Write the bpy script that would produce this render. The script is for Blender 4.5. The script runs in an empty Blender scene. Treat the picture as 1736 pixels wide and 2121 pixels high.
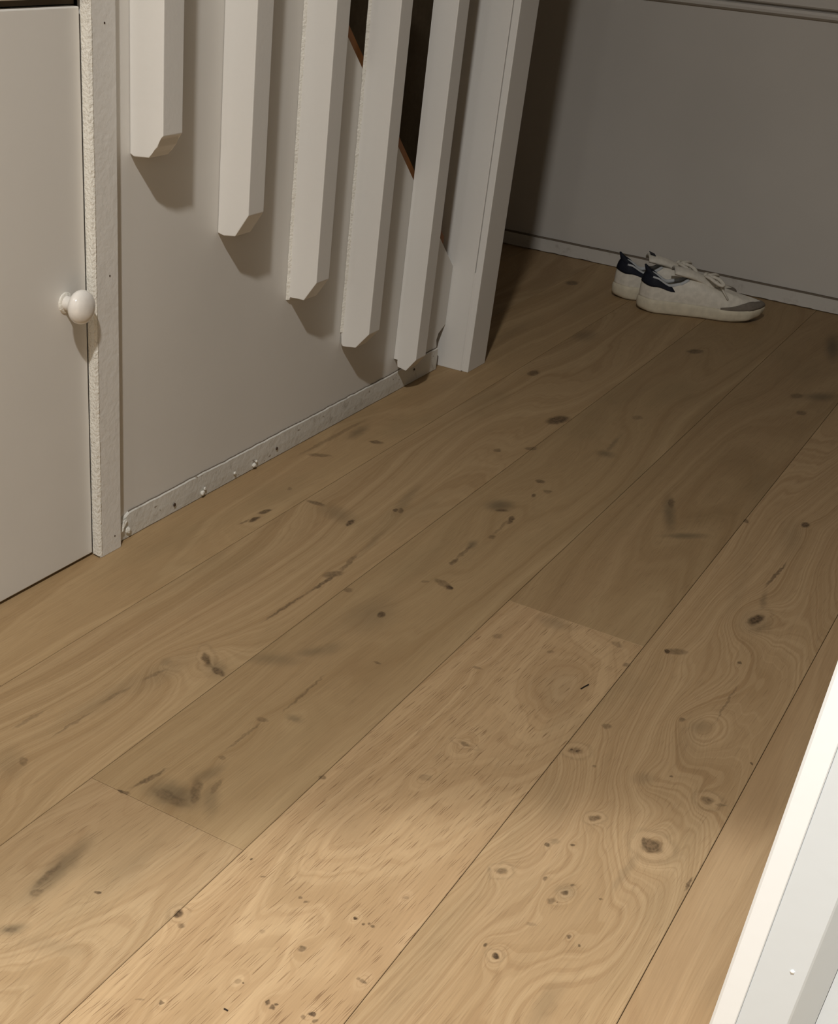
import bpy, bmesh, math, random
from mathutils import Vector, Matrix, noise as mnoise
C = bpy.context.scene
random.seed(7)

# ------------------------------------------------------------------ camera
CAM = Vector((1.0, 0.0, 0.8))
RV = Vector((0.8489990813, 0.5231673662, 0.0741381607))
UV = Vector((-0.3348559471, 0.4241715609, 0.8413976358))
FV = Vector((-0.4087444857, 0.7391714239, -0.5353069694))
FPX, PX, PY, W, H = 2577.65, 652.45, 1383.17, 1736, 2121
cd = bpy.data.cameras.new('camera')
cam = bpy.data.objects.new('camera', cd)
C.collection.objects.link(cam)
cam.matrix_world = Matrix(((RV.x, UV.x, -FV.x, CAM.x), (RV.y, UV.y, -FV.y, CAM.y),
                           (RV.z, UV.z, -FV.z, CAM.z), (0, 0, 0, 1)))
cd.sensor_fit = 'HORIZONTAL'
cd.sensor_width = 36
cd.lens = FPX / W * 36
cd.shift_x = (W / 2 - PX) / W
cd.shift_y = (PY - H / 2) / W
cd.clip_start = 0.02
C.camera = cam

# ------------------------------------------------------------------ world, lamps, exposure
wd = bpy.data.worlds.new('world')
C.world = wd
wd.use_nodes = True
wd.node_tree.nodes['Background'].inputs[0].default_value = (1.0, 0.94, 0.86, 1)
wd.node_tree.nodes['Background'].inputs[1].default_value = 0.02


def lamp(name, kind, loc, power, col, **kw):
    l = bpy.data.lights.new(name, kind)
    l.energy = power
    l.color = col
    for k, v in kw.items():
        setattr(l, k, v)
    o = bpy.data.objects.new(name, l)
    o.location = loc
    C.collection.objects.link(o)
    return o


lamp('ceiling_lamp', 'AREA', (0.86, -0.27, 2.29), 49, (1.0, 0.972, 0.92), shape='DISK', size=0.10)
lamp('room_lamp', 'POINT', (1.32, -3.5, 1.8), 19, (1.0, 0.965, 0.91), shadow_soft_size=0.09)
sp = lamp('downlight', 'SPOT', (0.86, -0.36, 2.40), 172, (0.97, 0.985, 1.0), shadow_soft_size=0.04,
          spot_size=math.radians(42), spot_blend=0.14)
sp.rotation_euler = (Vector((1.17, 0.16, 0.0)) - sp.location).to_track_quat('-Z', 'Y').to_euler()
C.view_settings.view_transform = 'Standard'
C.view_settings.look = 'None'
C.view_settings.gamma = 1
C.view_settings.use_curve_mapping = False
C.view_settings.exposure = 0.0
C.render.film_transparent = False


# ------------------------------------------------------------------ helpers
def pixfloor(x, y, z=0.0):
    """photo pixel -> point on the floor, used only to measure the wood's marks"""
    d = FV + RV * ((x - PX) / FPX) - UV * ((y - PY) / FPX)
    return CAM + d * ((z - CAM.z) / d.z)


def link(name, me, mat=None, parent=None, **props):
    o = bpy.data.objects.new(name, me)
    C.collection.objects.link(o)
    if me is not None and mat is not None:
        for m in (mat if isinstance(mat, (list, tuple)) else [mat]):
            me.materials.append(m)
    if parent is not None:
        o.parent = parent
    for k, v in props.items():
        o[k] = v
    return o


def finish(bm, name, smooth=False):
    bmesh.ops.recalc_face_normals(bm, faces=bm.faces)
    me = bpy.data.meshes.new(name)
    bm.to_mesh(me)
    bm.free()
    if smooth:
        for p in me.polygons:
            p.use_smooth = True
    return me


def add_box(bm, x0, x1, y0, y1, z0, z1, bev=0.0):
    b = bmesh.new()
    bmesh.ops.create_cube(b, size=1)
    for v in b.verts:
        v.co = Vector((x0 + (v.co.x + .5) * (x1 - x0), y0 + (v.co.y + .5) * (y1 - y0), z0 + (v.co.z + .5) * (z1 - z0)))
    if bev:
        bmesh.ops.bevel(b, geom=list(b.edges), offset=bev, segments=2, affect='EDGES', profile=.5)
    me = bpy.data.meshes.new('tmp')
    b.to_mesh(me)
    b.free()
    bm.from_mesh(me)
    bpy.data.meshes.remove(me)


def box(name, x0, x1, y0, y1, z0, z1, mat, parent=None, bev=0.0, **props):
    bm = bmesh.new()
    add_box(bm, x0, x1, y0, y1, z0, z1, bev)
    return link(name, finish(bm, name), mat, parent, **props)


def prism(name, pts, axis, a0, a1, mat, parent=None, bev=0.0, **props):
    """extrude a polygon along an axis; pts are the two other coordinates in x,y,z order"""
    bm = bmesh.new()

    def mk(p, a):
        if axis == 'x':
            return (a, p[0], p[1])
        if axis == 'y':
            return (p[0], a, p[1])
        return (p[0], p[1], a)
    A = [bm.verts.new(mk(p, a0)) for p in pts]
    B = [bm.verts.new(mk(p, a1)) for p in pts]
    bm.faces.new(A)
    bm.faces.new(B[::-1])
    n = len(pts)
    for i in range(n):
        bm.faces.new((A[i], A[(i + 1) % n], B[(i + 1) % n], B[i]))
    if bev:
        bmesh.ops.bevel(bm, geom=list(bm.edges), offset=bev, segments=2, affect='EDGES', profile=.5)
    return link(name, finish(bm, name), mat, parent, **props)


# ------------------------------------------------------------------ materials
def new_mat(name):
    m = bpy.data.materials.new(name)
    m.use_nodes = True
    return m, m.node_tree, m.node_tree.nodes['Principled BSDF']


class G:
    """tiny node-graph writer"""
    def __init__(s, nt):
        s.nt = nt

    def n(s, t, **kw):
        x = s.nt.nodes.new(t)
        for k, v in kw.items():
            setattr(x, k, v)
        return x

    def put(s, sock, v):
        if hasattr(v, 'is_linked') or hasattr(v, 'links'):
            s.nt.links.new(v, sock)
        else:
            sock.default_value = v

    def math(s, op, a, b=0.0, c=None, clamp=False):
        x = s.n('ShaderNodeMath', operation=op, use_clamp=clamp)
        s.put(x.inputs[0], a)
        s.put(x.inputs[1], b)
        if c is not None:
            s.put(x.inputs[2], c)
        return x.outputs[0]

    def vmath(s, op, a, b=(0, 0, 0), out=0):
        x = s.n('ShaderNodeVectorMath', operation=op)
        s.put(x.inputs[0], a)
        if op != 'LENGTH':
            s.put(x.inputs[1], b)
        return x.outputs['Value'] if op == 'LENGTH' else x.outputs[out]

    def noise(s, vec, scale, detail=2, rough=.5, dim='3D', w=None):
        x = s.n('ShaderNodeTexNoise', noise_dimensions=dim)
        if dim != '1D':
            s.put(x.inputs['Vector'], vec)
        if w is not None:
            s.put(x.inputs['W'], w)
        x.inputs['Scale'].default_value = scale
        x.inputs['Detail'].default_value = detail
        x.inputs['Roughness'].default_value = rough
        return x

    def mr(s, v, a, b, c, d, interp='SMOOTHSTEP'):
        x = s.n('ShaderNodeMapRange', interpolation_type=interp)
        s.put(x.inputs['Value'], v)
        for i, k in enumerate((a, b, c, d)):
            x.inputs[i + 1].default_value = k
        return x.outputs[0]

    def mix(s, f, a, b, blend='MIX'):
        x = s.n('ShaderNodeMix', data_type='RGBA', blend_type=blend)
        s.put(x.inputs[0], f)
        s.put(x.inputs[6], a)
        s.put(x.inputs[7], b)
        return x.outputs[2]


def rgba(c):
    return (c[0], c[1], c[2], 1)


def paint(name, col, rough=.45, vary=.05, bump=.12, dirt=0.0, dirtcol=(.25, .20, .15), scale=60, chip=0.0):
    m, nt, b = new_mat(name)
    g = G(nt)
    tc = g.n('ShaderNodeTexCoord').outputs['Object']
    n1 = g.noise(tc, 3.0, 3)
    dark = tuple(c * (1 - vary) for c in col)
    lite = tuple(min(1, c * (1 + vary)) for c in col)
    c = g.mix(g.mr(n1.outputs[0], .3, .7, 0, 1), rgba(dark), rgba(lite))
    if dirt:
        n2 = g.noise(tc, 38, 5, .6)
        c = g.mix(g.mr(n2.outputs[0], .56, .74, 0, dirt), c, rgba(dirtcol))
    if chip:
        mp = g.n('ShaderNodeMapping')
        nt.links.new(tc, mp.inputs[0])
        mp.inputs['Scale'].default_value = (1, .6, 1.2)
        n4 = g.noise(mp.outputs[0], 75, 3, .6)
        c = g.mix(g.mr(n4.outputs[0], .68, .71, 0, chip), c, rgba((.22, .16, .11)))
    nt.links.new(c, b.inputs['Base Color'])
    b.inputs['Roughness'].default_value = rough
    b.inputs['Specular IOR Level'].default_value = .35
    n3 = g.noise(tc, scale, 3)
    bp = g.n('ShaderNodeBump')
    bp.inputs['Strength'].default_value = bump
    bp.inputs['Distance'].default_value = .002
    nt.links.new(n3.outputs[0], bp.inputs['Height'])
    nt.links.new(bp.outputs[0], b.inputs['Normal'])
    return m


def plain(name, col, rough=.5, spec=.4, bump=0.0, scale=200, coat=0.0, sheen=0.0):
    m, nt, b = new_mat(name)
    g = G(nt)
    tc = g.n('ShaderNodeTexCoord').outputs['Object']
    n1 = g.noise(tc, scale * .3, 3)
    c = g.mix(g.mr(n1.outputs[0], .3, .7, 0, 1), rgba([k * .92 for k in col]), rgba([min(1, k * 1.06) for k in col]))
    nt.links.new(c, b.inputs['Base Color'])
    b.inputs['Roughness'].default_value = rough
    b.inputs['Specular IOR Level'].default_value = spec
    b.inputs['Coat Weight'].default_value = coat
    if bump:
        n2 = g.noise(tc, scale, 2)
        bp = g.n('ShaderNodeBump')
        bp.inputs['Strength'].default_value = bump
        bp.inputs['Distance'].default_value = .001
        nt.links.new(n2.outputs[0], bp.inputs['Height'])
        nt.links.new(bp.outputs[0], b.inputs['Normal'])
    return m


def ellipse_on_floor(cx, cy, hw, hh, rot):
    """image ellipse -> (centre, half-axes, angle) on the floor plane"""
    c = pixfloor(cx, cy)
    px = (pixfloor(cx + 2, cy) - c) / 2
    py = (pixfloor(cx, cy + 2) - c) / 2
    r = math.radians(rot)
    u = (px * math.cos(r) + py * math.sin(r)) * hw
    v = (-px * math.sin(r) + py * math.cos(r)) * hh
    a, b, d = u.x * u.x + v.x * v.x, u.x * u.y + v.x * v.y, u.y * u.y + v.y * v.y
    ang = .5 * math.atan2(2 * b, a - d)
    tr, df = (a + d) / 2, math.sqrt(((a - d) / 2) ** 2 + b * b)
    return c, math.sqrt(tr + df), math.sqrt(max(tr - df, 1e-8)), ang


def wood(name, seed, marks, tint=(1, 1, 1), pores=.3, ring=1.0, smoky=.5, line=.5):
    """oak plank; marks are (x, y, a, b, angle, darkness, softness, bump) in the plank's own coordinates"""
    rnd = random.Random(seed)
    m, nt, bs = new_mat(name)
    g = G(nt)
    P = g.n('ShaderNodeTexCoord').outputs['Object']
    off = (rnd.uniform(-20, 20), rnd.uniform(-20, 20), rnd.uniform(-20, 20))
    Q = g.vmath('ADD', P, off)
    sep = g.n('ShaderNodeSeparateXYZ')
    nt.links.new(P, sep.inputs[0])
    # irregular outlines for the marks
    wn = g.noise(Q, 90, 2)
    wob = g.vmath('MULTIPLY', g.vmath('SUBTRACT', wn.outputs['Color'], (.5, .5, .5)), (.008, .010, 0))
    Pk = g.vmath('ADD', P, wob)
    # growth-ring field
    low = g.noise(g.vmath('MULTIPLY', Q, (4.5, .85, 0)), 1.0, 1)
    mid = g.noise(g.vmath('MULTIPLY', Q, (22, 3.2, 0)), 1.0, 2)
    f = g.math('MULTIPLY', sep.outputs[0], 34 * ring)
    f = g.math('ADD', f, g.math('MULTIPLY', low.outputs[0], 15 * ring))
    f = g.math('ADD', f, g.math('MULTIPLY', mid.outputs[0], 1.6))
    core = soft = halo = None
    for (mx, my, a, b, ang, dk, sf, bump) in marks:
        mp = g.n('ShaderNodeMapping', vector_type='TEXTURE')
        nt.links.new(Pk, mp.inputs[0])
        mp.inputs['Location'].default_value = (mx, my, 0)
        mp.inputs['Rotation'].default_value = (0, 0, ang)
        mp.inputs['Scale'].default_value = (a, b, 1)
        d = g.vmath('LENGTH', g.vmath('MULTIPLY', mp.outputs[0], (1, 1, 0)))
        if sf:
            k = g.mr(d, 0.1, 1.5, dk, 0)
            soft = k if soft is None else g.math('MAXIMUM', soft, k)
        else:
            k = g.mr(d, .55, 1.2, dk, 0)
            core = k if core is None else g.math('MAXIMUM', core, k)
        if bump >= 1.5 and not sf:
            hk = g.math('MULTIPLY', g.mr(d, 1.0, 1.35, 0, .38), g.mr(d, 1.5, 2.1, 1, 0))
            halo = hk if halo is None else g.math('MAXIMUM', halo, hk)
            rk = g.math('MULTIPLY', g.mr(d, 1.75, 2.0, 0, .14), g.mr(d, 2.1, 2.7, 1, 0))
            soft = rk if soft is None else g.math('MAXIMUM', soft, rk)
        if bump:
            mq = g.n('ShaderNodeMapping', vector_type='TEXTURE')
            nt.links.new(P, mq.inputs[0])
            mq.inputs['Location'].default_value = (mx, my, 0)
            rr = max(a, b)
            mq.inputs['Scale'].default_value = (rr * 2.4, rr * 4.4, 1)
            dq = g.vmath('LENGTH', g.vmath('MULTIPLY', mq.outputs[0], (1, 1, 0)))
            f = g.math('ADD', f, g.math('DIVIDE', bump, g.math('MULTIPLY_ADD', g.math('MULTIPLY', dq, dq), 2.2, 1.0)))
    r1 = g.noise(None, .75, 2.5, .55, '1D', g.math('ADD', f, rnd.uniform(0, 50)))
    r2 = g.noise(None, 5.0, 1, .5, '1D', f)
    T = lambda c: rgba([c[i] * tint[i] * (1.06, 1.02, .96)[i] for i in range(3)])
    c = g.mix(g.mr(r1.outputs[0], .22, .78, 0, 1, 'LINEAR'), T((.305, .210, .120)), T((.395, .288, .176)))
    # thin late-wood lines
    c = g.mix(g.mr(r2.outputs[0], .46, .34, 0, .30 * line), c, T((.43, .32, .20)))
    c = g.mix(g.mr(r2.outputs[0], .53, .66, 0, .36 * line), c, T((.255, .164, .090)))
    # broad smoky clouds
    cl = g.noise(g.vmath('MULTIPLY', Q, (7, 2.4, 0)), 1.0, 3, .55)
    c = g.mix(g.mr(cl.outputs[0], .52, .78, 0, smoky), c, T((.235, .178, .106)))
    cl2 = g.noise(g.vmath('MULTIPLY', Q, (9, 1.6, 0)), 1.0, 2, .5)
    c = g.mix(g.mr(cl2.outputs[0], .5, .75, 0, .22), c, T((.345, .230, .142)))
    # fibres and pores follow the ring field a little
    fx = g.n('ShaderNodeCombineXYZ')
    g.put(fx.inputs[0], g.math('MULTIPLY', g.math('MULTIPLY_ADD', sep.outputs[0], 40.0, g.math('MULTIPLY', f, .30)), 14.0))
    g.put(fx.inputs[1], g.math('MULTIPLY', sep.outputs[1], 9.0))
    fb = g.noise(fx.outputs[0], 1.0, 3, .6)
    c = g.mix(1.0, c, g.mix(fb.outputs[0], (.80, .80, .80, 1), (1.18, 1.18, 1.17, 1)), 'MULTIPLY')
    fp = g.n('ShaderNodeCombineXYZ')
    g.put(fp.inputs[0], g.math('MULTIPLY', g.math('MULTIPLY_ADD', g.math('MULTIPLY_ADD', sep.outputs[1], -.08, sep.outputs[0]), 105.0, g.math('MULTIPLY', f, .10)), 11.0))
    g.put(fp.inputs[1], g.math('MULTIPLY', sep.outputs[1], 27.0))
    po = g.noise(fp.outputs[0], 1.0, 1, .4)
    pm = g.mr(po.outputs[0], .625, .695, 0, pores)
    c = g.mix(pm, c, T((.15, .090, .050)))
    if soft is not None:
        c = g.mix(soft, c, rgba((.092, .070, .042)))
    if halo is not None:
        c = g.mix(halo, c, T((.40, .295, .185)))
    if core is not None:
        kn = g.noise(Q, 260, 2)
        c = g.mix(core, c, g.mix(g.mr(kn.outputs[0], .35, .65, 0, 1), rgba((.030, .018, .010)), rgba((.12, .075, .042))))
    nt.links.new(c, bs.inputs['Base Color'])
    bs.inputs['Roughness'].default_value = .6
    bs.inputs['Specular IOR Level'].default_value = .14
    bp = g.n('ShaderNodeBump')
    bp.inputs['Strength'].default_value = .22
    bp.inputs['Distance'].default_value = .0008
    hgt = g.math('SUBTRACT', fb.outputs[0], g.math('MULTIPLY', pm, 1.2))
    hgt = g.math('ADD', hgt, g.math('MULTIPLY', r2.outputs[0], .6))
    nt.links.new(hgt, bp.inputs['Height'])
    nt.links.new(bp.outputs[0], bs.inputs['Normal'])
    return m


WHITE = (.78, .765, .735)
M_wall = paint('wall_paint', (.60, .57, .53), .5, .03, .10)
M_panel = paint('panel_paint', (.72, .70, .665), .42, .03, .08)
M_white = paint('gloss_white_paint', WHITE, .38, .02, .10, scale=140)
M_trim = paint('trim_white_paint', WHITE, .4, .03, .35, dirt=.12, scale=110)
M_base = paint('worn_white_paint', (.68, .665, .62), .5, .06, .5, dirt=.45, dirtcol=(.28, .24, .19), scale=120, chip=.8)
M_base2 = paint('grey_white_skirting_paint', (.60, .575, .535), .5, .06, .4, dirt=.3, dirtcol=(.28, .24, .19), scale=120)
M_caulk = paint('cracked_filler', (.80, .78, .72), .6, .06, .9, dirt=.2, scale=260)
M_ceil = paint('ceiling_paint', (.62, .58, .52), .8, .02, .05)
M_far = paint('greige_wall_paint', (.42, .40, .36), .7, .03, .05)
M_edge_shade = plain('stained_gap_shade_edge', (.17, .14, .11), .9, .1, .2, 300)  # dark line along skirting tops, the gap's shadow put into the colour
M_cas2 = paint('casing_cool_shade', (.66, .71, .74), .35, .01, .08)  # cool, dimmer shading of the wide casing face mixed into its white
M_cas = paint('casing_lit_white', (.85, .88, .89), .35, .01, .08)  # bluish bright white, the cool light on the strip put into the colour
M_dark = plain('void_shade', (.11, .085, .06), .9, .1)  # brown stands in for the shade in and behind the door gap
M_sub = plain('subfloor_dark', (.07, .045, .028), .9, .1)
M_raw = plain('raw_orange_wood', (.30, .125, .036), .6, .3, .2, 60)
M_stair = plain('unlit_stair_wood', (.10, .065, .035), .55, .35, .2, 60)  # wood colour darkened to stand for the unlit stair
M_stwall = plain('unlit_wall_shade', (.13, .098, .06), .8, .2)  # brown stands in for the unlit dark beyond the stair
M_porc = plain('porcelain', (.83, .80, .76), .12, .5, coat=.6)
M_nail = plain('rusty_nail', (.07, .045, .03), .6, .3)

# ------------------------------------------------------------------ room shell
XW, YB, CEIL, XR, YR, XL = 0.0, 3.26, 2.5, 2.0, -4.5, -0.55
floor = box('floor', XL, XR, YR, YB, -.05, -.016, M_sub, kind='structure')
box('ceiling', XL - .1, XR + .1, YR - .1, YB + .1, CEIL, CEIL + .1, M_ceil, kind='structure')
box('wall_back', XL - .1, XR + .1, YB, YB + .1, -.05, CEIL, M_wall, kind='structure')
box('wall_right', XR, XR + .1, YR, YB, -.05, CEIL, M_far, kind='structure')
box('wall_rear', XL - .1, XR + .1, YR - .1, YR, -.05, CEIL, M_far, kind='structure')
box('wall_stair', XL - .1, XL, YR, YB, -.05, CEIL, M_stwall, kind='structure')  # set close behind the stair so the openings end on painted darkness

# left wall: cupboard panel below the stair with its sloping upper edge
YD0, YD1, ZD = .42, 1.1578, .6635          # door opening
YE = 2.176                                # end of the panel


def zs(y):
    return .602 - .88 * (y - 1.748)


prism('wall_left', [(YD1 + .006, 0), (2.183, 0), (2.182, .048), (2.178, .060), (2.184, .072), (2.2095, .084), (2.2095, zs(2.2095)), (1.10, zs(1.10)), (1.10, ZD + .0085), (YD1 + .006, ZD + .0085)],
      'x', -.008, 0, M_panel, kind='structure')
bm = bmesh.new()
add_box(bm, -.05, 0, YR, YD0 - .004, 0, CEIL)
add_box(bm, -.05, 0, YD0 - .004, 1.10, ZD + .30, CEIL)
link('wall_left_rear', finish(bm, 'wall_left_rear'), M_wall, kind='structure')

# door with porcelain knob
door = box('door_1', -.022, 0, YD0, YD1, .0045, ZD, M_panel, bev=.0015, kind='structure')
bm = bmesh.new()


def lathe(bm, prof, cy, cz, seg=40):
    rings = []
    for (x, r) in prof:
        if r < 1e-6:
            rings.append([bm.verts.new((x, cy, cz))])
        else:
            rings.append([bm.verts.new((x, cy + r * math.cos(t * 2 * math.pi / seg), cz + r * math.sin(t * 2 * math.pi / seg)))
                          for t in range(seg)])
    for A, B in zip(rings, rings[1:]):
        for i in range(seg):
            j = (i + 1) % seg
            if len(A) == 1:
                bm.faces.new((A[0], B[i], B[j]))
            elif len(B) == 1:
                bm.faces.new((A[i], A[j], B[0]))
            else:
                bm.faces.new((A[i], A[j], B[j], B[i]))


KY, KZ = 1.1205, .3520
prof = [(0.001, .0086), (.006, .0084), (.010, .0084), (.013, .0100)]
prof += [(.0245 - .0118 * math.cos(t), .0202 * math.sin(t) ** .85) for t in [math.radians(a) for a in range(35, 176, 10)]] + [(.0364, 0)]
lathe(bm, prof, KY, KZ)
knob = link('knob', finish(bm, 'knob', True), M_porc, door, label='round white porcelain knob')
bm = bmesh.new()
lathe(bm, [(-.001, .0125), (.0012, .0125), (.002, .0112), (.002, 0)], KY, KZ)
link('rosette', finish(bm, 'rosette', True), M_caulk, knob)

# door frame: stile, head rail, filler bead
stile = prism('trim_1', [(0.0, 1.1615), (.0125, 1.1595), (.0135, 1.162), (.0135, 1.2015), (.0125, 1.2035), (0.0, 1.2035)], 'z', 0.0005, .98, M_trim, kind='structure')
bm = bmesh.new()
prev = None
for i in range(160):
    z = .003 + i * (.97 / 159)
    wv = .0012 * mnoise.noise(Vector((z * 30, 3.1, 0))) + .0008 * mnoise.noise(Vector((z * 110, 9.1, 0)))
    pr = [bm.verts.new(p) for p in ((.0002, 1.1588 + wv * .5, z), (.0118 + wv, 1.1568 - abs(wv) * .5, z), (.0140 + wv * .6, 1.1606, z), (.0132, 1.1640, z))]
    if prev:
        for k in range(3):
            bm.faces.new((prev[k], prev[k + 1], pr[k + 1], pr[k]))
    prev = pr
link('filler_bead', finish(bm, 'filler_bead'), M_caulk, stile, label='cracked white filler along the frame edge')
for (y, z) in ((1.183, .648), (1.186, .374), (1.189, .022)):
    bm = bmesh.new()
    lathe(bm, [(.0132, .0013), (.0139, .0011), (.0139, 0)], y, z, 10)
    link('nail', finish(bm, 'nail'), M_nail, stile)
prism('trim_2', [(-.02, ZD + .0085), (.0005, ZD + .0080), (.0015, ZD + .0090), (.0015, ZD + .30), (-.02, ZD + .30)], 'y', YD0 - .05, 1.158, M_trim, kind='structure')
box('gap_shade_strip', -.022, -.008, YD0, 1.158, ZD + .0015, ZD + .0085, M_dark, kind='structure')  # strip added over the door, coloured as the shade in the gap
box('void_backing', -.05, -.024, YD0 - .05, 1.2, 0.0, ZD + .30, M_dark, kind='structure')  # backing sheet behind the door, coloured as a shaded recess

# skirting under the stair panel, top and bottom edges uneven, left end broken
base = bpy.data.objects.new('baseboard_left', None)
C.collection.objects.link(base)
bpy.data.objects.remove(base)
bm = bmesh.new()
prev = None
N = 150
for i in range(N + 1):
    y = 1.2065 + (2.184 - 1.2065) * i / N
    t = (y - 1.2065)
    h = .0385 + .0016 * mnoise.noise(Vector((y * 9, 1, 0))) + .0012 * mnoise.noise(Vector((y * 55, 2, 0)))
    th = .0036 + .0004 * mnoise.noise(Vector((y * 20, 5, 0)))
    if t < .022:
        h = .0215 + .017 * (t / .022) + .005 * mnoise.noise(Vector((y * 400, 2.5, 0)))
    if y > 2.10:
        h += .006
    bz = .0012 + .0010 * abs(mnoise.noise(Vector((y * 80, 7, 0))))
    pr = [bm.verts.new(p) for p in ((0.0003, y, bz), (th, y, bz), (th + .0004, y, h * .45), (th * .97, y, h - .0016), (th * .5, y, h - .0001), (.0003, y, h + .0008))]
    if prev:
        for k in range(5):
            bm.faces.new((prev[k], prev[k + 1], pr[k + 1], pr[k]))
    else:
        bm.faces.new(pr)
    prev = pr
bm.faces.new(prev[::-1])
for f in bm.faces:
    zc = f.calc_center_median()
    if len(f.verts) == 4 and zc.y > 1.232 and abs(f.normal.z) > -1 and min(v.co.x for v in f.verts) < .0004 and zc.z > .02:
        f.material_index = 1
base = link('baseboard_left', finish(bm, 'baseboard_left'), [M_base, M_edge_shade], kind='structure')
for (y, z, r) in ((1.335, .0135, .0028), (1.608, .0155, .0026), (2.085, .026, .0022)):
    bm = bmesh.new()
    lathe(bm, [(.0045, r), (.0058, r * .9), (.0059, 0)], y, z, 12)
    link('nail_hole', finish(bm, 'nail_hole'), M_nail, base, label='dark nail hole')


def lump(bm, c, r, sd):
    b = bmesh.new()
    bmesh.ops.create_icosphere(b, subdivisions=2, radius=1)
    for v in b.verts:
        k = 1 + .45 * mnoise.noise(v.co * 1.7 + Vector((sd, 0, 0)))
        v.co = Vector((c[0] + v.co.x * r[0] * k, c[1] + v.co.y * r[1] * k, c[2] + v.co.z * r[2] * k))
    me = bpy.data.meshes.new('tmp')
    b.to_mesh(me)
    b.free()
    bm.from_mesh(me)
    bpy.data.meshes.remove(me)


for i, (y, z, s) in enumerate(((1.404, .0085, .0042), (1.409, .014, .0025), (1.488, .0125, .0026), (1.542, .0085, .0040), (1.548, .013, .0024))):
    bm = bmesh.new()
    lump(bm, (.0058, y, z), (s * .7, s, s), i * 3.1)
    link('filler_lump', finish(bm, 'filler_lump', True), M_caulk, base, label='lump of white filler')
for i, (y, z, a, b) in enumerate(((1.213, .020, .010, .004), (1.219, .026, .009, .0035), (1.228, .013, .005, .006))):
    bm = bmesh.new()
    lump(bm, (.0050, y, z), (.003, a, b), i * 5.3 + 1)
    me = finish(bm, 'splinter_chip')
    me.transform(Matrix.Translation((.0050, y, z)) @ Matrix.Rotation(.7, 4, 'X') @ Matrix.Translation((-.0050, -y, -z)))
    link('splinter_chip', me, M_caulk, base, label='broken splintered end')

# back wall skirting and rail
bm = bmesh.new()
prev = None
for i in range(161):
    x = XL + (XR - XL) * i / 160
    h = .036 + .0008 * mnoise.noise(Vector((x * 14, 1, 0)))
    bz = .0018 + .0035 * max(0, mnoise.noise(Vector((x * 36, 7, 0))))
    pr = [bm.verts.new(p) for p in ((x, YB, bz), (x, YB - .011, bz), (x, YB - .011, h - .003), (x, YB - .008, h), (x, YB, h))]
    if prev:
        for k in range(4):
            bm.faces.new((prev[k], prev[k + 1], pr[k + 1], pr[k]))
    prev = pr
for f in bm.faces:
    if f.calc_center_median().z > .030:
        f.material_index = 1  # dark-stained top edge that also carries the painted gap shadow
link('baseboard_back', finish(bm, 'baseboard_back'), [M_base2, M_edge_shade], kind='structure')
prism('trim_4', [(YB, .612), (YB - .004, .612), (YB - .0125, .6165), (YB - .0135, .622), (YB - .0125, .6275), (YB - .004, .630), (YB, .630)], 'x', XL, XR, M_wall, kind='structure')
prism('trim_5', [(YB, .634), (YB - .013, .634), (YB - .016, .637), (YB - .016, .70), (YB, .70)], 'x', XL, XR, M_wall, kind='structure')

# white door casing close on the right, and its wall
YC = .76
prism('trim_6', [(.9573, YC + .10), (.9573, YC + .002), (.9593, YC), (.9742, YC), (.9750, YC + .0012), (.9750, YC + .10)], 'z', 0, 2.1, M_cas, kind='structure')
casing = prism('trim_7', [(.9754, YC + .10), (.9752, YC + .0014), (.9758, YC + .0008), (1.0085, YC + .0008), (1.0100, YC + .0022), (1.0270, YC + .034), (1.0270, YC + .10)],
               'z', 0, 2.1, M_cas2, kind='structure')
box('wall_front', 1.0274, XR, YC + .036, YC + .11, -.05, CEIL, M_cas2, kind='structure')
bm = bmesh.new()
lump(bm, (.9990, YC + .0008, .152), (.0016, .0012, .0019), 4)
link('paint_drip', finish(bm, 'paint_drip', True), M_cas, casing)

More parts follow.
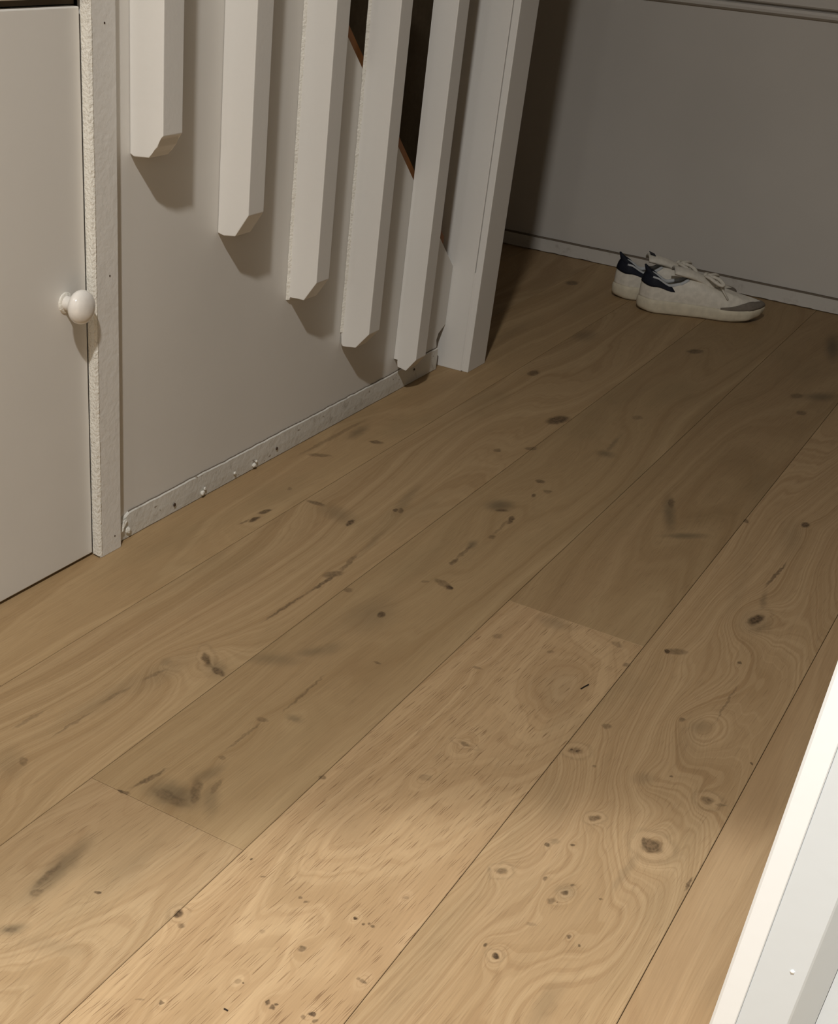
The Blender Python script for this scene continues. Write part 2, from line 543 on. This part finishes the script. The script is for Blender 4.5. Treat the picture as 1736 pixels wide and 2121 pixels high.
# ------------------------------------------------------------------ floor planks with their marks
# photo ellipses: cx, cy, half-width, half-height, rotation, darkness, soft, ring disturbance
K = [
 # near plank, right of centre-left joint
 (370,1893,11,8,0,.9,0,1.6),(376,1918,9,5,0,.5,0,0),(625,1966,9,6,10,.65,0,1),(619,1860,5,3,0,.6,0,0),(634,1867,5,3,0,.5,0,0),
 (546,1816,7,3,0,.5,0,0),(736,1902,6,5,0,.9,0,1),(751,1914,4,3,0,.7,0,0),(763,1913,4,3,0,.7,0,0),(772,1919,5,4,0,.6,0,0),
 (840,1860,7,4,0,.35,0,.6),(752,2033,10,6,20,.55,0,1),(743,2026,5,3,0,.5,0,0),(556,2077,6,5,0,.8,0,.7),(565,2087,6,5,0,.8,0,0),
 (571,2081,4,3,0,.7,0,0),(643,2099,7,6,0,.9,0,1),(627,2106,6,6,0,.5,0,0),(652,2113,6,4,0,.6,0,0),(492,2032,7,5,0,.35,0,.6),
 (502,2036,3,2,0,.7,0,0),(336,2077,5,4,0,.7,0,.5),(291,2070,6,3,0,.35,0,0),(544,1928,7,5,0,.25,0,0),(667,1610,8,5,0,.5,0,0),
 (881,1610,16,8,0,.28,0,1.4),(963,1541,15,4,20,.5,0,3),(988,1384,12,3,8,.4,0,.8),(1030,1318,12,5,0,.35,0,.6),(1150,1290,40,13,15,.32,1,1.2),
 (1280,1335,14,5,25,.35,0,0),(1140,1350,8,4,0,.35,0,0),(1297,1377,8,5,0,.5,0,0),(522,1779,3,2,0,.8,0,0),(1160,1430,60,50,0,.16,1,4),(720,1720,50,60,-10,.10,1,3.2),
 # plank with the row of knots
 (1191,1554,16,8,8,.45,0,1.6),(1184,1551,4,3,0,.9,0,0),(1197,1554,5,3,0,.9,0,0),(1257,1503,11,5,0,.45,0,1),(1402,1350,22,7,6,.5,0,1.2),
 (1384,1349,6,4,0,.9,0,0),(1413,1490,8,5,0,.5,0,.8),(1450,1505,27,16,0,.3,1,2.4),(1467,1658,15,9,10,.5,0,1.8),(1471,1658,7,4,10,.8,0,0),
 (1493,1668,8,3,0,.4,0,0),(1231,1694,12,6,0,.6,0,1.6),(1350,1752,24,15,18,.72,0,4.5),(1334,1745,8,9,0,.7,0,0),(1137,1749,6,4,0,.7,0,.7),
 (1186,1748,5,4,0,.7,0,.7),(1150,1742,10,6,0,.35,1,0),(1038,1804,13,8,0,.55,0,1.6),(1012,1803,6,7,0,.3,1,0),(1131,1819,5,3,0,.6,0,.5),
 (1172,1850,8,5,0,.7,0,1.8),(1172,1847,22,15,0,.4,1,0),(1186,1835,6,3,0,.6,0,0),(1142,1864,11,7,0,.5,0,.8),(1156,1869,3,2,0,.6,0,0),
 (1180,1939,5,4,0,.7,0,.6),(1200,1957,4,3,0,.7,0,0),(1007,1956,6,4,0,.7,0,.5),(1026,1979,9,7,10,.9,0,1.8),(1245,1863,4,3,0,.5,0,0),
 (1100,1914,9,4,0,.3,0,0),(1333,1612,24,14,0,.26,1,2.2),(1391,1608,5,3,0,.7,0,0),(1230,1588,5,3,0,.4,0,0),(1669,1087,10,6,0,.85,0,1.4),
 (1566,1284,17,9,-25,.85,0,4.8),(1566,1290,30,22,0,.5,1,0),(1608,1190,34,4,-48,.65,0,0),(1582,1245,7,22,10,.4,1,0),(1531,1373,5,4,0,.7,0,.4),
 (1506,1455,44,3,-58,.4,0,0),(1427,1831,17,4,-62,.7,0,0),(1558,1582,4,4,0,.7,0,0),(1300,1800,55,10,-55,.25,1,0),(1130,2080,22,60,30,.25,1,3),
 (1640,1110,25,40,0,.2,1,2),(1425,1530,30,50,20,.12,1,2),(1150,1660,40,60,-20,.10,1,-3),
 # left near plank
 (122,1800,90,20,-42,.55,1,3),(100,1812,40,8,-42,.45,0,0),(75,1850,18,9,-20,.4,0,0),(25,1924,34,12,-10,.6,1,2),(18,1926,18,6,0,.35,0,0),
 (203,1849,7,4,0,.8,0,.8),(110,1960,70,20,10,.18,1,0),(275,1790,80,26,-35,.16,1,0),
 # second row, far part, from the left joint outward
 (360,1645,62,28,12,.62,1,2),(352,1652,44,13,24,.35,0,0),(405,1640,12,26,10,.5,0,0),(448,1628,22,5,-50,.4,0,0),(435,1655,20,38,0,.35,1,0),(310,1612,46,4,-28,.6,0,0),(255,1640,16,3,18,.7,0,0),
 (430,1605,40,14,-25,.4,1,0),(460,1570,10,6,0,.35,0,.8),(545,1490,13,5,8,.45,0,.8),(610,1488,18,7,12,.45,1,.8),(505,1525,52,3,-38,.35,0,0),
 (790,1273,9,6,-10,.75,0,1.4),(770,1275,60,34,-20,.28,1,1),(650,1350,40,10,-8,.40,1,1),(565,1365,60,14,4,.36,1,0),(682,1345,35,13,-20,.3,1,0),
 (780,1372,10,3,15,.5,0,0),(630,1436,62,3,-41,.40,0,0),(720,1222,12,5,0,.45,0,0),(918,1209,22,7,28,.5,0,.8),(930,1217,9,5,20,.9,0,0),
 (880,1205,8,3,0,.35,0,0),(940,1163,13,4,-35,.6,0,0),(978,1128,13,8,-30,.6,1,0),(962,1143,22,4,-38,.45,0,0),(1018,1112,8,4,-10,.5,0,0),
 (1058,1077,11,6,-45,.75,0,.6),(1035,1047,30,12,0,.65,1,1.2),(1040,1057,14,3,0,.6,0,0),(1105,1027,6,4,0,.65,0,0),(1120,997,11,4,8,.6,0,.6),
 (1135,1018,10,4,0,.45,0,0),(1040,1090,32,3,-45,.3,0,0),
 # row next to the wall row
 (428,1366,9,15,-15,.65,0,2.5),(452,1391,20,7,32,.65,0,0),(445,1383,26,18,30,.45,1,0),(345,1372,18,9,-20,.35,1,4),(595,1255,62,3,-33,.55,0,0),
 (672,1206,42,4,-32,.65,0,0),(690,1189,24,7,-8,.55,0,.8),(722,1166,26,5,-45,.5,0,0),(770,1125,40,7,-45,.28,1,0),(820,1057,6,4,0,.75,0,1.2),
 (831,1058,5,6,30,.55,0,0),(842,1035,42,10,-48,.28,1,0),(655,1042,22,5,14,.55,0,1),(725,1083,11,5,-30,.8,0,.8),(700,1065,42,16,20,.32,1,0),
 (20,1580,34,40,0,.22,1,3),(48,1577,9,9,0,.4,0,0),(60,1490,40,4,-30,.3,0,0),(230,1440,150,16,-30,.22,1,0),(330,1395,90,22,-28,.20,1,0),(320,1398,30,4,-25,.35,0,0),(240,1440,40,4,-28,.3,0,0),(150,1500,50,3,-32,.35,0,0),
 # farther marks
 (1156,870,26,9,-8,.8,0,1),(1440,728,18,5,0,.65,0,1),(1105,773,14,6,-10,.65,0,1),(1210,695,30,12,0,.4,1,0),(1320,865,12,5,0,.4,0,0),
 (1255,940,20,7,10,.5,1,0),(1270,920,24,5,-50,.45,1,0),(1386,1062,13,38,-5,.55,1,1),(1391,1042,7,11,0,.55,0,0),(1418,1110,46,6,0,.6,1,0),
 (1545,1079,6,4,0,.65,0,0),(1030,933,10,4,0,.5,0,0),(1100,929,14,4,0,.5,0,0),(1660,855,12,5,0,.5,0,0),(1700,822,35,9,0,.6,1,0),
 (1650,820,15,6,0,.5,0,0),(1725,720,16,26,0,.75,1,0),(1185,586,14,5,0,.6,0,0),(1530,1220,20,60,20,.1,1,2),  # includes a soft dark patch at the far right edge
 # wall row
 (527,1076,15,4,-20,.8,0,.8),(548,1060,16,4,-15,.75,0,0),(505,1081,14,2,-25,.5,0,0),(600,1012,5,3,0,.35,0,0),(742,895,26,9,-28,.5,1,1.2),
 (780,916,15,4,6,.6,0,0),(662,943,26,4,3,.45,0,0),(690,905,84,4,-28,.35,0,0),(1060,690,60,10,-30,.2,1,0),
]
PW, X0 = .190, .127
rows = {  # row index -> joints along Y, outermost ends included
    -5: (YR, -1.1, 1.2, 2.55, YB), -4: (YR, -2.2, .2, 2.9, YB), -3: (YR, -1.5, .9, 2.35, YB), -2: (YR, -2.6, .35, YB), -1: (YR, -2.0, .85, YB),
    0: (YR, -2.0, .55, YB), 1: (YR, -1.62, .781, YB), 2: (YR, -2.9, -.79, 1.411, YB),
    3: (YR, -1.9, .48, YB), 4: (YR, -2.6, -.2, 2.0, YB), 5: (YR, -1.8, .4, 2.6, YB), 6: (YR, -2.3, .1, 2.2, YB),
    7: (YR, -1.6, .7, 2.8, YB), 8: (YR, -2.2, 0, 2.2, YB), 9: (YR, -1.9, .5, 2.6, YB)}
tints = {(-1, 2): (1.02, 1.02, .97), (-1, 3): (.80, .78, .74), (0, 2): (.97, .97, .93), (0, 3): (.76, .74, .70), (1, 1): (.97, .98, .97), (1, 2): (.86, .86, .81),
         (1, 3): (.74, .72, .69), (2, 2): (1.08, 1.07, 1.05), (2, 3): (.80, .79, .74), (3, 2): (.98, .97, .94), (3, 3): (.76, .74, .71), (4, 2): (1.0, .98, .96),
         (4, 3): (.88, .85, .83), (-2, 3): (.74, .72, .68)}  # far planks: own tone, lowered further to paint in the dim back
poremap = {(2, 2): .8, (1, 1): .45, (2, 3): .3, (3, 2): .30, (4, 2): .12}
ringmap = {(2, 2): .8, (3, 2): 1.25, (0, 2): 1.1, (1, 1): 1.2, (4, 2): .5, (-1, 2): .6}
generic = [wood('oak_plain', 900 + i, [], (.97 - .03 * i, .97 - .03 * i, .95 - .03 * i)) for i in range(3)]
KF = []
for (cx, cy, hw, hh, rot, dk, sf, bp) in K:
    c, a, b, ang = ellipse_on_floor(cx, cy, hw, hh, rot)
    KF.append((c.x, c.y, max(a, .0012), max(b, .0010), ang, dk, sf, bp))
seed = 10
ch = .0005
for r, ys in rows.items():
    xa, xb = max(X0 + r * PW, XL), min(X0 + (r + 1) * PW, XR)
    if xb - xa < .02:
        continue
    for i in range(len(ys) - 1):
        seed = 500 + r * 17 + i
        ya, yb = ys[i], ys[i + 1]
        cx, cy = (xa + xb) / 2, (ya + yb) / 2
        hx, hy = (xb - xa) / 2 - .0003, (yb - ya) / 2 - .0003
        bm = bmesh.new()
        lv = []
        for (dx, z) in ((0, -.0155), (0, -ch), (ch, 0)):
            lv.append([bm.verts.new((sx * (hx - dx), sy * (hy - dx), z)) for sx, sy in ((-1, -1), (1, -1), (1, 1), (-1, 1))])
        for A, B in zip(lv, lv[1:]):
            for k in range(4):
                bm.faces.new((A[k], A[(k + 1) % 4], B[(k + 1) % 4], B[k]))
        bm.faces.new(lv[2])
        bm.faces.new(lv[0][::-1])
        marks = [(x - cx, y - cy, a, b, g_, dk, sf, bp) for (x, y, a, b, g_, dk, sf, bp) in KF if xa - .004 < x < xb + .004 and ya - .01 < y < yb + .01]
        vis = yb > .4 and -2 <= r <= 4
        if vis:
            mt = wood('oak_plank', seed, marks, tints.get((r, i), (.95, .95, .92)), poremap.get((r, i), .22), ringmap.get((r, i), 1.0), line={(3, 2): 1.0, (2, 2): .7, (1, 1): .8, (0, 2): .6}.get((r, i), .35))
        else:
            mt = generic[seed % 3]
        o = link('plank', finish(bm, 'plank'), mt, floor)
        o.location = (cx, cy, random.uniform(-.0001, .0001))

# ------------------------------------------------------------------ staircase behind the panel
st = bpy.data.objects.new('staircase', None)
st.location = (-.45, 2.17, 0)
C.collection.objects.link(st)
st['label'] = 'wooden staircase, coloured dark as if unlit, seen between the white balusters'
st['category'] = 'staircase'


def rel(o, root):
    o.parent = root
    o.matrix_parent_inverse = Matrix.Translation(-Vector(root.location))


s = prism('stringer', [(1.215, 0.02), (YE - .004, .02), (YE - .004, zs(YE) + .029), (1.215, zs(1.215) + .029)], 'x', -.042, -.0082, M_raw, label='raw orange wood edge of the stringer')
rel(s, st)
for k in range(6):
    yk = 2.15 - .2 * k
    zt = zs(yk) - .10
    if zt < .03:
        continue
    s = box('tread', XL + .002, -.043, yk - .2, yk + .018, zt - .03, zt, M_stair, bev=.004)
    rel(s, st)
    s = box('riser', XL + .002, -.043, yk - .015, yk, max(zt - .176, 0.0), zt - .031, M_stair)
    rel(s, st)

# ------------------------------------------------------------------ balusters
def baluster(prof, y0, y1, label, nick=0):
    """square white stick: profile in X-Z, thickness y0..y1"""
    o = bpy.data.objects.new('baluster', None)
    bm = bmesh.new()
    top = max(1.02, zs((y0 + y1) / 2) + .55)
    pts = [(0.0004, top)] + prof + [(prof[-1][0], top)]
    A = [bm.verts.new((p[0], y0, p[1])) for p in pts]
    B = [bm.verts.new((p[0], y1, p[1])) for p in pts]
    bm.faces.new(A)
    bm.faces.new(B[::-1])
    n = len(pts)
    for i in range(n):
        bm.faces.new((A[i], A[(i + 1) % n], B[(i + 1) % n], B[i]))
    es = [e for e in bm.edges if len(e.link_faces) == 2]
    bmesh.ops.bevel(bm, geom=es, offset=.0011, segments=2, affect='EDGES', profile=.5, clamp_overlap=True)
    return link('baluster', finish(bm, 'baluster'), M_white, None, label=label, category='baluster', group='white square balusters fixed to the stair panel')


b1 = baluster([(.0004, .505), (.006, .5025), (.029, .5045), (.033, .511), (.041, .518), (.0445, .5275), (.0495, .531)], 1.242, 1.280,
              'white square baluster nearest the cupboard door, its chipped lower end the highest')
b2 = baluster([(.0004, .383), (.010, .381), (.029, .3835), (.049, .4135)], 1.429, 1.466,
              'second white baluster from the cupboard door, with a clean cut slanted lower end')
b3 = baluster([(.0004, .2560), (.0045, .2535), (.0048, .2595), (.030, .2585), (.050, .288)], 1.618, 1.655,
              'middle of the five white balusters, left of the first dark opening to the stairs')
b4 = baluster([(.0004, .162), (.0014, .156), (.0024, .143), (.006, .139), (.009, .1415), (.030, .1425), (.053, .170)], 1.796, 1.832,
              'white baluster standing between the two dark openings to the stairs')
b5 = baluster([(.0090, .062), (.0100, .0535), (.028, .0500), (.046, .074)], 2.001, 2.040,
              'lowest ending white baluster, the one beside the thick newel post')
# last stick leans on a packing strip fixed to the panel
bm = bmesh.new()
add_box(bm, .0004, .0089, 2.003, 2.038, .066, 1.0)
link('packing_strip', finish(bm, 'packing_strip'), M_white, b5)
for (b, y0, z0, z1) in ((b3, 1.6165, .254, .66), (b4, 1.7945, .163, .66)):
    bm = bmesh.new()
    prev = None
    for i in range(90):
        z = z0 + (z1 - z0) * i / 89
        wv = .0010 * mnoise.noise(Vector((z * 60, y0 * 9, 0)))
        pr = [bm.verts.new(p) for p in ((.0003, y0 - .0022 - wv, z), (.0020 + wv, y0 - .0006, z), (.0042 + wv, y0 + .0016, z))]
        if prev:
            for k in range(2):
                bm.faces.new((prev[k], prev[k + 1], pr[k + 1], pr[k]))
        prev = pr
    link('filler_seam', finish(bm, 'filler_seam'), M_caulk, b)

# newel post with its facing board
nw = prism('newel_post', [(-.039, 2.211), (.0460, 2.211), (.0460, 2.292), (-.039, 2.292)], 'z', .0, 1.095, M_white, bev=.0012,
           label='thick white newel post standing on the oak floor at the foot of the stairs', category='newel post')
bm = bmesh.new()
add_box(bm, .0470, .0605, 2.2125, 2.2915, .0, 1.085, .0012)
link('facing_board', finish(bm, 'facing_board'), M_white, nw)
bm = bmesh.new()
prev = None
for i in range(60):
    z = .002 + .19 * i / 59
    wv = .0004 * mnoise.noise(Vector((z * 90, 4, 0)))
    pr = [bm.verts.new(p) for p in ((.0448, 2.2108 - abs(wv), z), (.0466, 2.2104 - abs(wv), z), (.0490, 2.2122 - abs(wv) * .2, z))]
    if prev:
        for k in range(2):
            bm.faces.new((prev[k], prev[k + 1], pr[k + 1], pr[k]))
    prev = pr
link('filler_seam', finish(bm, 'filler_seam'), M_white, nw)
box('post_cap', -.050, .072, 2.20, 2.303, 1.0955, 1.115, M_white, nw, bev=.003)

# ------------------------------------------------------------------ shoes
M_leather = plain('white_leather', (.70, .66, .58), .45, .35, .10, 300)
M_sole = plain('cream_rubber', (.66, .60, .47), .6, .3, .10, 200)
M_navy = plain('black_navy_heel', (.012, .014, .024), .7, .25, .2, 400)
M_grey = plain('grey_suede', (.20, .175, .145), .85, .15, .3, 400)
M_line = plain('pale_lining', (.50, .52, .54), .8, .15, .2, 300)
M_lace = plain('white_lace', (.68, .64, .56), .8, .2, .3, 600)
M_out = plain('dark_outsole', (.10, .075, .05), .8, .2)
L = .292


def outline(s_):
    """half-widths (outer, inner) of the last along its length 0..1"""
    def curve(pts):
        for (a, va), (b, vb) in zip(pts, pts[1:]):
            if s_ <= b:
                t = (s_ - a) / (b - a)
                t = t * t * (3 - 2 * t)
                return va + (vb - va) * t
        return pts[-1][1]
    o = curve([(0, .024), (.1, .034), (.25, .036), (.45, .038), (.70, .049), (.85, .043), (.95, .028), (1, .012)])
    i = curve([(0, .024), (.1, .033), (.25, .032), (.45, .030), (.70, .045), (.85, .039), (.95, .025), (1, .010)])
    return o * .95, i * .95


def ring_pts(n=72):
    """closed outline, starting at heel back and running along the right (-y) side to the toe and back; angle parameter"""
    pts = []
    for k in range(n):
        th = 2 * math.pi * k / n
        s_ = .5 - .5 * math.cos(th)          # 0 heel .. 1 toe
        o, i = outline(s_)
        # round the ends
        e = math.sqrt(max(0.0, 1 - (max(0, abs(s_ - .5) - .5 + .14) / .14) ** 2.2)) if abs(s_ - .5) > .36 else 1.0
        y = -o * e if th <= math.pi else i * e
        pts.append((s_ * L, y, s_, th))
    return pts


RP = ring_pts()
NR = len(RP)


def spring(s_):
    return .012 * max(0, (s_ - .72) / .28) ** 2 + .003 * max(0, (.12 - s_) / .12) ** 2


def sole_top(s_):
    return .031 - .004 * max(0, min(1, (s_ - .3) / .3)) + spring(s_) * .75


def rim(s_, side):
    """opening edge of the upper at station s_: (x, |y|, z)"""
    pass


def upper_pt(k, t):
    x, y, s_, th = RP[k]
    zb = sole_top(s_) - .002
    sg = -1 if y <= 0 else 1
    # rim target
    q = s_
    xr = .006 + .185 * (q ** .92)                 # opening runs from heel to 0.19 m
    o, i = outline(min(1, xr / L))
    hw = (o if sg < 0 else i)
    u = min(1, max(0, (xr - .006) / .185))
    wid = hw * (.72 if u < .35 else .72 - .42 * min(1, (u - .35) / .35))
    endr = math.sqrt(max(0, 1 - ((u - .12) / .12) ** 2)) if u < .12 else (math.sqrt(max(0, 1 - ((u - .90) / .10) ** 2)) if u > .90 else 1)
    yr = sg * wid * endr
    # rim height: high heel, dip at ankle, up at top eyelet, down along the throat
    pts = [(0, .086), (.10, .080), (.30, .064), (.44, .070), (.55, .082), (.62, .083), (.80, .070), (1.0, .058)]
    for (a, va), (b, vb) in zip(pts, pts[1:]):
        if u <= b:
            w = (u - a) / (b - a)
            w = w * w * (3 - 2 * w)
            zr = va + (vb - va) * w
            break
    P0 = Vector((x, y * .96, zb))
    P3 = Vector((xr, yr, zr))
    toe = max(0, (s_ - .62) / .38)
    hl = max(0, (.12 - s_) / .12)
    up = (zr - zb)
    P1 = P0 + Vector((toe * .006 - hl * .001, y * .03, up * (.46 - .05 * toe)))
    P2 = P3.lerp(P0, .38) + Vector((toe * .010 - hl * .004, sg * .004 * (1 - toe), up * (.20 + .16 * toe)))
    t = min(1.0, max(0, t))
    return ((1 - t) ** 3) * P0 + 3 * t * (1 - t) ** 2 * P1 + 3 * t * t * (1 - t) * P2 + t ** 3 * P3


def grid_patch(ks, ts, fn, closed=False):
    bm = bmesh.new()
    rows_ = [[bm.verts.new(fn(k, t)) for k in ks] for t in ts]
    for A, B in zip(rows_, rows_[1:]):
        m = len(ks)
        for j in range(m if closed else m - 1):
            bm.faces.new((A[j], A[(j + 1) % m], B[(j + 1) % m], B[j]))
    return bm


def solid(o, th, off=-1):
    m = o.modifiers.new('thickness', 'SOLIDIFY')
    m.thickness = th
    m.offset = off
    return o


def nrm(k, t):
    a = upper_pt((k + 1) % NR, t) - upper_pt((k - 1) % NR, t)
    b = upper_pt(k, min(1, t + .02)) - upper_pt(k, max(0, t - .02))
    n = a.cross(b)
    if n.length < 1e-9:
        return Vector((0, 0, 1))
    n.normalize()
    ctr = Vector((.12, 0, .03))
    if n.dot(upper_pt(k, t) - ctr) < 0:
        n = -n
    return n


def off_pt(k, t, d):
    k %= NR
    return upper_pt(k, t) + nrm(k, t) * d


def tube(bm, path, r, seg=8, flat=1.0):
    rings = []
    for i, p in enumerate(path):
        p = Vector(p)
        d = (Vector(path[min(i + 1, len(path) - 1)]) - Vector(path[max(i - 1, 0)]))
        d.normalize()
        a = d.cross(Vector((0, 0, 1)))
        if a.length < 1e-4:
            a = Vector((1, 0, 0))
        a.normalize()
        b = a.cross(d)
        rings.append([bm.verts.new(p + a * r * math.cos(2 * math.pi * j / seg) + b * r * flat * math.sin(2 * math.pi * j / seg)) for j in range(seg)])
    for A, B in zip(rings, rings[1:]):
        for j in range(seg):
            bm.faces.new((A[j], A[(j + 1) % seg], B[(j + 1) % seg], B[j]))
    bm.faces.new(rings[0][::-1])
    bm.faces.new(rings[-1])


def make_shoe(label, group):
    root = bpy.data.objects.new('sneaker', None)
    C.collection.objects.link(root)
    root['label'] = label
    root['category'] = 'shoe'
    root['group'] = group
    # midsole
    bm = bmesh.new()
    levels = [(0, .93), (.10, .985), (.30, 1.02), (.70, 1.035), (.93, 1.02), (1.0, .985)]
    rings = []
    for (t, sc) in levels:
        rg = []
        for (x, y, s_, th) in RP:
            z0, z1 = .0015 + spring(s_), sole_top(s_)
            e = (1.0 + (sc - 1))
            rg.append(bm.verts.new(((x - L / 2) * (1 + (sc - 1) * .6) + L / 2, y * (sc + .03), z0 + (z1 - z0) * t)))
        rings.append(rg)
    for A, B in zip(rings, rings[1:]):
        for j in range(NR):
            bm.faces.new((A[j], A[(j + 1) % NR], B[(j + 1) % NR], B[j]))
    bm.faces.new(rings[0][::-1])
    bm.faces.new(rings[-1])
    sole = link('sole', finish(bm, 'sole', True), M_sole, root, label='thick cream rubber sole')
    bm = bmesh.new()
    rg0 = [bm.verts.new(((x - L / 2) * .95 + L / 2, y * .92, .0 + spring(s_))) for (x, y, s_, th) in RP]
    rg1 = [bm.verts.new(((x - L / 2) * .955 + L / 2, y * .93, .002 + spring(s_))) for (x, y, s_, th) in RP]
    for j in range(NR):
        bm.faces.new((rg0[j], rg0[(j + 1) % NR], rg1[(j + 1) % NR], rg1[j]))
    bm.faces.new(rg0[::-1])
    bm.faces.new(rg1)
    link('outsole', finish(bm, 'outsole'), M_out, sole)
    # upper
    bm = grid_patch(range(NR), [i / 14 for i in range(15)], upper_pt, True)
    solid(link('upper', finish(bm, 'upper', True), M_leather, root), .0035)
    # padded collar: tube along the rear two thirds of the rim
    kc = [k for k in range(NR) if .05 < RP[k][2] < .52]
    bm = bmesh.new()
    for side in ([k for k in kc if k > NR / 2], [k for k in kc if k <= NR / 2]):
        tube(bm, [upper_pt(k, 1) + Vector((0, -math.copysign(.002, upper_pt(k, 1).y), -.001)) for k in side], .0045, 8)
    link('collar', finish(bm, 'collar', True), M_line, root, label='pale padded collar')
    # heel tab
    ks = list(range(-13, 14))

    def tabfn(k, t):
        a = abs(k) / 13
        lo = .50 + .02 * math.cos(a * 9) + .22 * max(0, a - .55) ** 1.0
        hi = 1.0 - .20 * max(0, a - .7)
        p = off_pt(k, lo + (hi - lo) * min(t, 1), .0012)
        if t > 1:
            p = p + Vector((-.006 * (1 - a), 0, .016 * (1 - a) ** 1.2))
        return p
    bm = grid_patch(ks, [0, .2, .4, .6, .8, 1.0, 1.01], tabfn)
    solid(link('heel_tab', finish(bm, 'heel_tab', True), M_navy, root, label='black heel tab'), .004, 1)
    # grey toe guard on both sides
    for sg in (1, -1):
        base_k = 36
        ks = [base_k - sg * j for j in range(0, 16)]

        def tfn(k, t):
            a = abs(k - base_k) / 15
            hi = (.26 - .11 * math.cos(a * math.pi * 2) * .6) * (1 - a ** 3) + .06
            return off_pt(k, .02 + hi * t, .0010)
        bm = grid_patch(ks, [0, .25, .5, .75, 1.0], tfn)
        solid(link('toe_guard', finish(bm, 'toe_guard', True), M_grey, root, label='grey suede toe guard'), .0012, 1)
    # tongue
    bm = bmesh.new()
    rows_ = []
    for i in range(13):
        t = i / 12
        x = .188 - .120 * t
        z = .058 + .044 * t + .010 * math.sin(t * math.pi)
        w = .014 + .016 * t - (.006 * max(0, t - .85) / .15)
        rows_.append([bm.verts.new((x, w * v, z - .010 * v * v)) for v in (-1, -.66, -.33, 0, .33, .66, 1)])
    for A, B in zip(rows_, rows_[1:]):
        for j in range(6):
            bm.faces.new((A[j], A[j + 1], B[j + 1], B[j]))
    tg = solid(link('tongue', finish(bm, 'tongue', True), M_leather, root), .006, 0)
    bm = bmesh.new()
    add_box(bm, -.007, .007, -.012, .012, 0, .0015, .0005)
    me = finish(bm, 'tongue_label')
    me.transform(Matrix.Translation((.077, 0, .1045)) @ Matrix.Rotation(.32, 4, 'Y'))
    link('tongue_label', me, M_navy, tg, label='dark label on the tongue')
    # laces
    for j in range(5):
        u = .60 + .085 * j
        kk = min(range(NR // 2), key=lambda k: abs((upper_pt(k, 1).x - .006) / .185 - u))
        a = upper_pt(kk, .95)
        b = upper_pt((NR - kk) % NR, .95)
        mid_ = (a + b) / 2 + Vector((0, 0, .008))
        bm = bmesh.new()
        pa = [a + Vector((0, 0, .002)), a.lerp(mid_, .5) + Vector((0, 0, .005)), mid_, b.lerp(mid_, .5) + Vector((0, 0, .005)), b + Vector((0, 0, .002))]
        tube(bm, pa, .0042, 8, .55)
        link('lace', finish(bm, 'lace', True), M_lace, root)
    # bow: two loops and two ends
    bx, bz = .146, .086
    for sg in (1, -1):
        bm = bmesh.new()
        pa = []
        for i in range(15):
            t = i / 14 * 2 * math.pi
            rr = (1 - math.cos(t)) / 2
            pa.append((bx + .030 * rr + .010 * math.sin(t), sg * (.004 + .036 * rr), bz + .014 * math.sin(t * .5) * (1 - rr * 1.5)))
        tube(bm, pa, .0050, 8, .7)
        link('lace_loop', finish(bm, 'lace_loop', True), M_lace, root)
        bm = bmesh.new()
        tube(bm, [(bx, 0, bz + .002), (bx + .018, sg * .014, bz + .004), (bx + .034, sg * .030, bz - .016), (bx + .050, sg * .041, bz - .036)], .0030, 8, .6)
        link('lace_end', finish(bm, 'lace_end', True), M_lace, root)
    return root


shoe = make_shoe('white sneaker with black heel tab and grey toe, the one nearer the camera', 'pair of white sneakers by the back wall')


def place(o, heel, ang):
    o.location = (heel[0], heel[1], .0)
    o.rotation_euler = (0, 0, ang)


A1 = math.radians(27)
place(shoe, (.160, 2.920), A1)
shoe2 = shoe.copy()
C.collection.objects.link(shoe2)
shoe2['label'] = 'white sneaker with black heel tab farther back, half hidden behind its pair by the skirting'
for chd in list(shoe.children):
    c2 = chd.copy()
    c2.parent = shoe2
    C.collection.objects.link(c2)
    for gch in chd.children:
        c3 = gch.copy()
        c3.parent = c2
        C.collection.objects.link(c3)
place(shoe2, (.076, 2.983), math.radians(28))
for chd in shoe.children:
    if chd.name.startswith('tongue'):
        for gch in list(chd.children):
            bpy.data.objects.remove(gch)

# ------------------------------------------------------------------ crumbs on the floor
M_spl = plain('dark_splinter', (.02, .012, .008), .7, .3)
for (p, q, r_, lab) in (((1203, 1428), (1219, 1419), .0008, 'thin dark splinter lying on the light oak plank near the middle of the floor'),
                        ((464, 2091), (472, 2095), .0007, 'tiny dark crumb on the oak floor near the lower left edge')):
    a, b = pixfloor(*p), pixfloor(*q)
    bm = bmesh.new()
    a.z = b.z = .0009
    tube(bm, [a, a.lerp(b, .35) + Vector((0, 0, .0003)), a.lerp(b, .7) + Vector((0, 0, .0002)), b], r_, 6)
    link('splinter', finish(bm, 'splinter'), M_spl, None, label=lab, category='splinter')
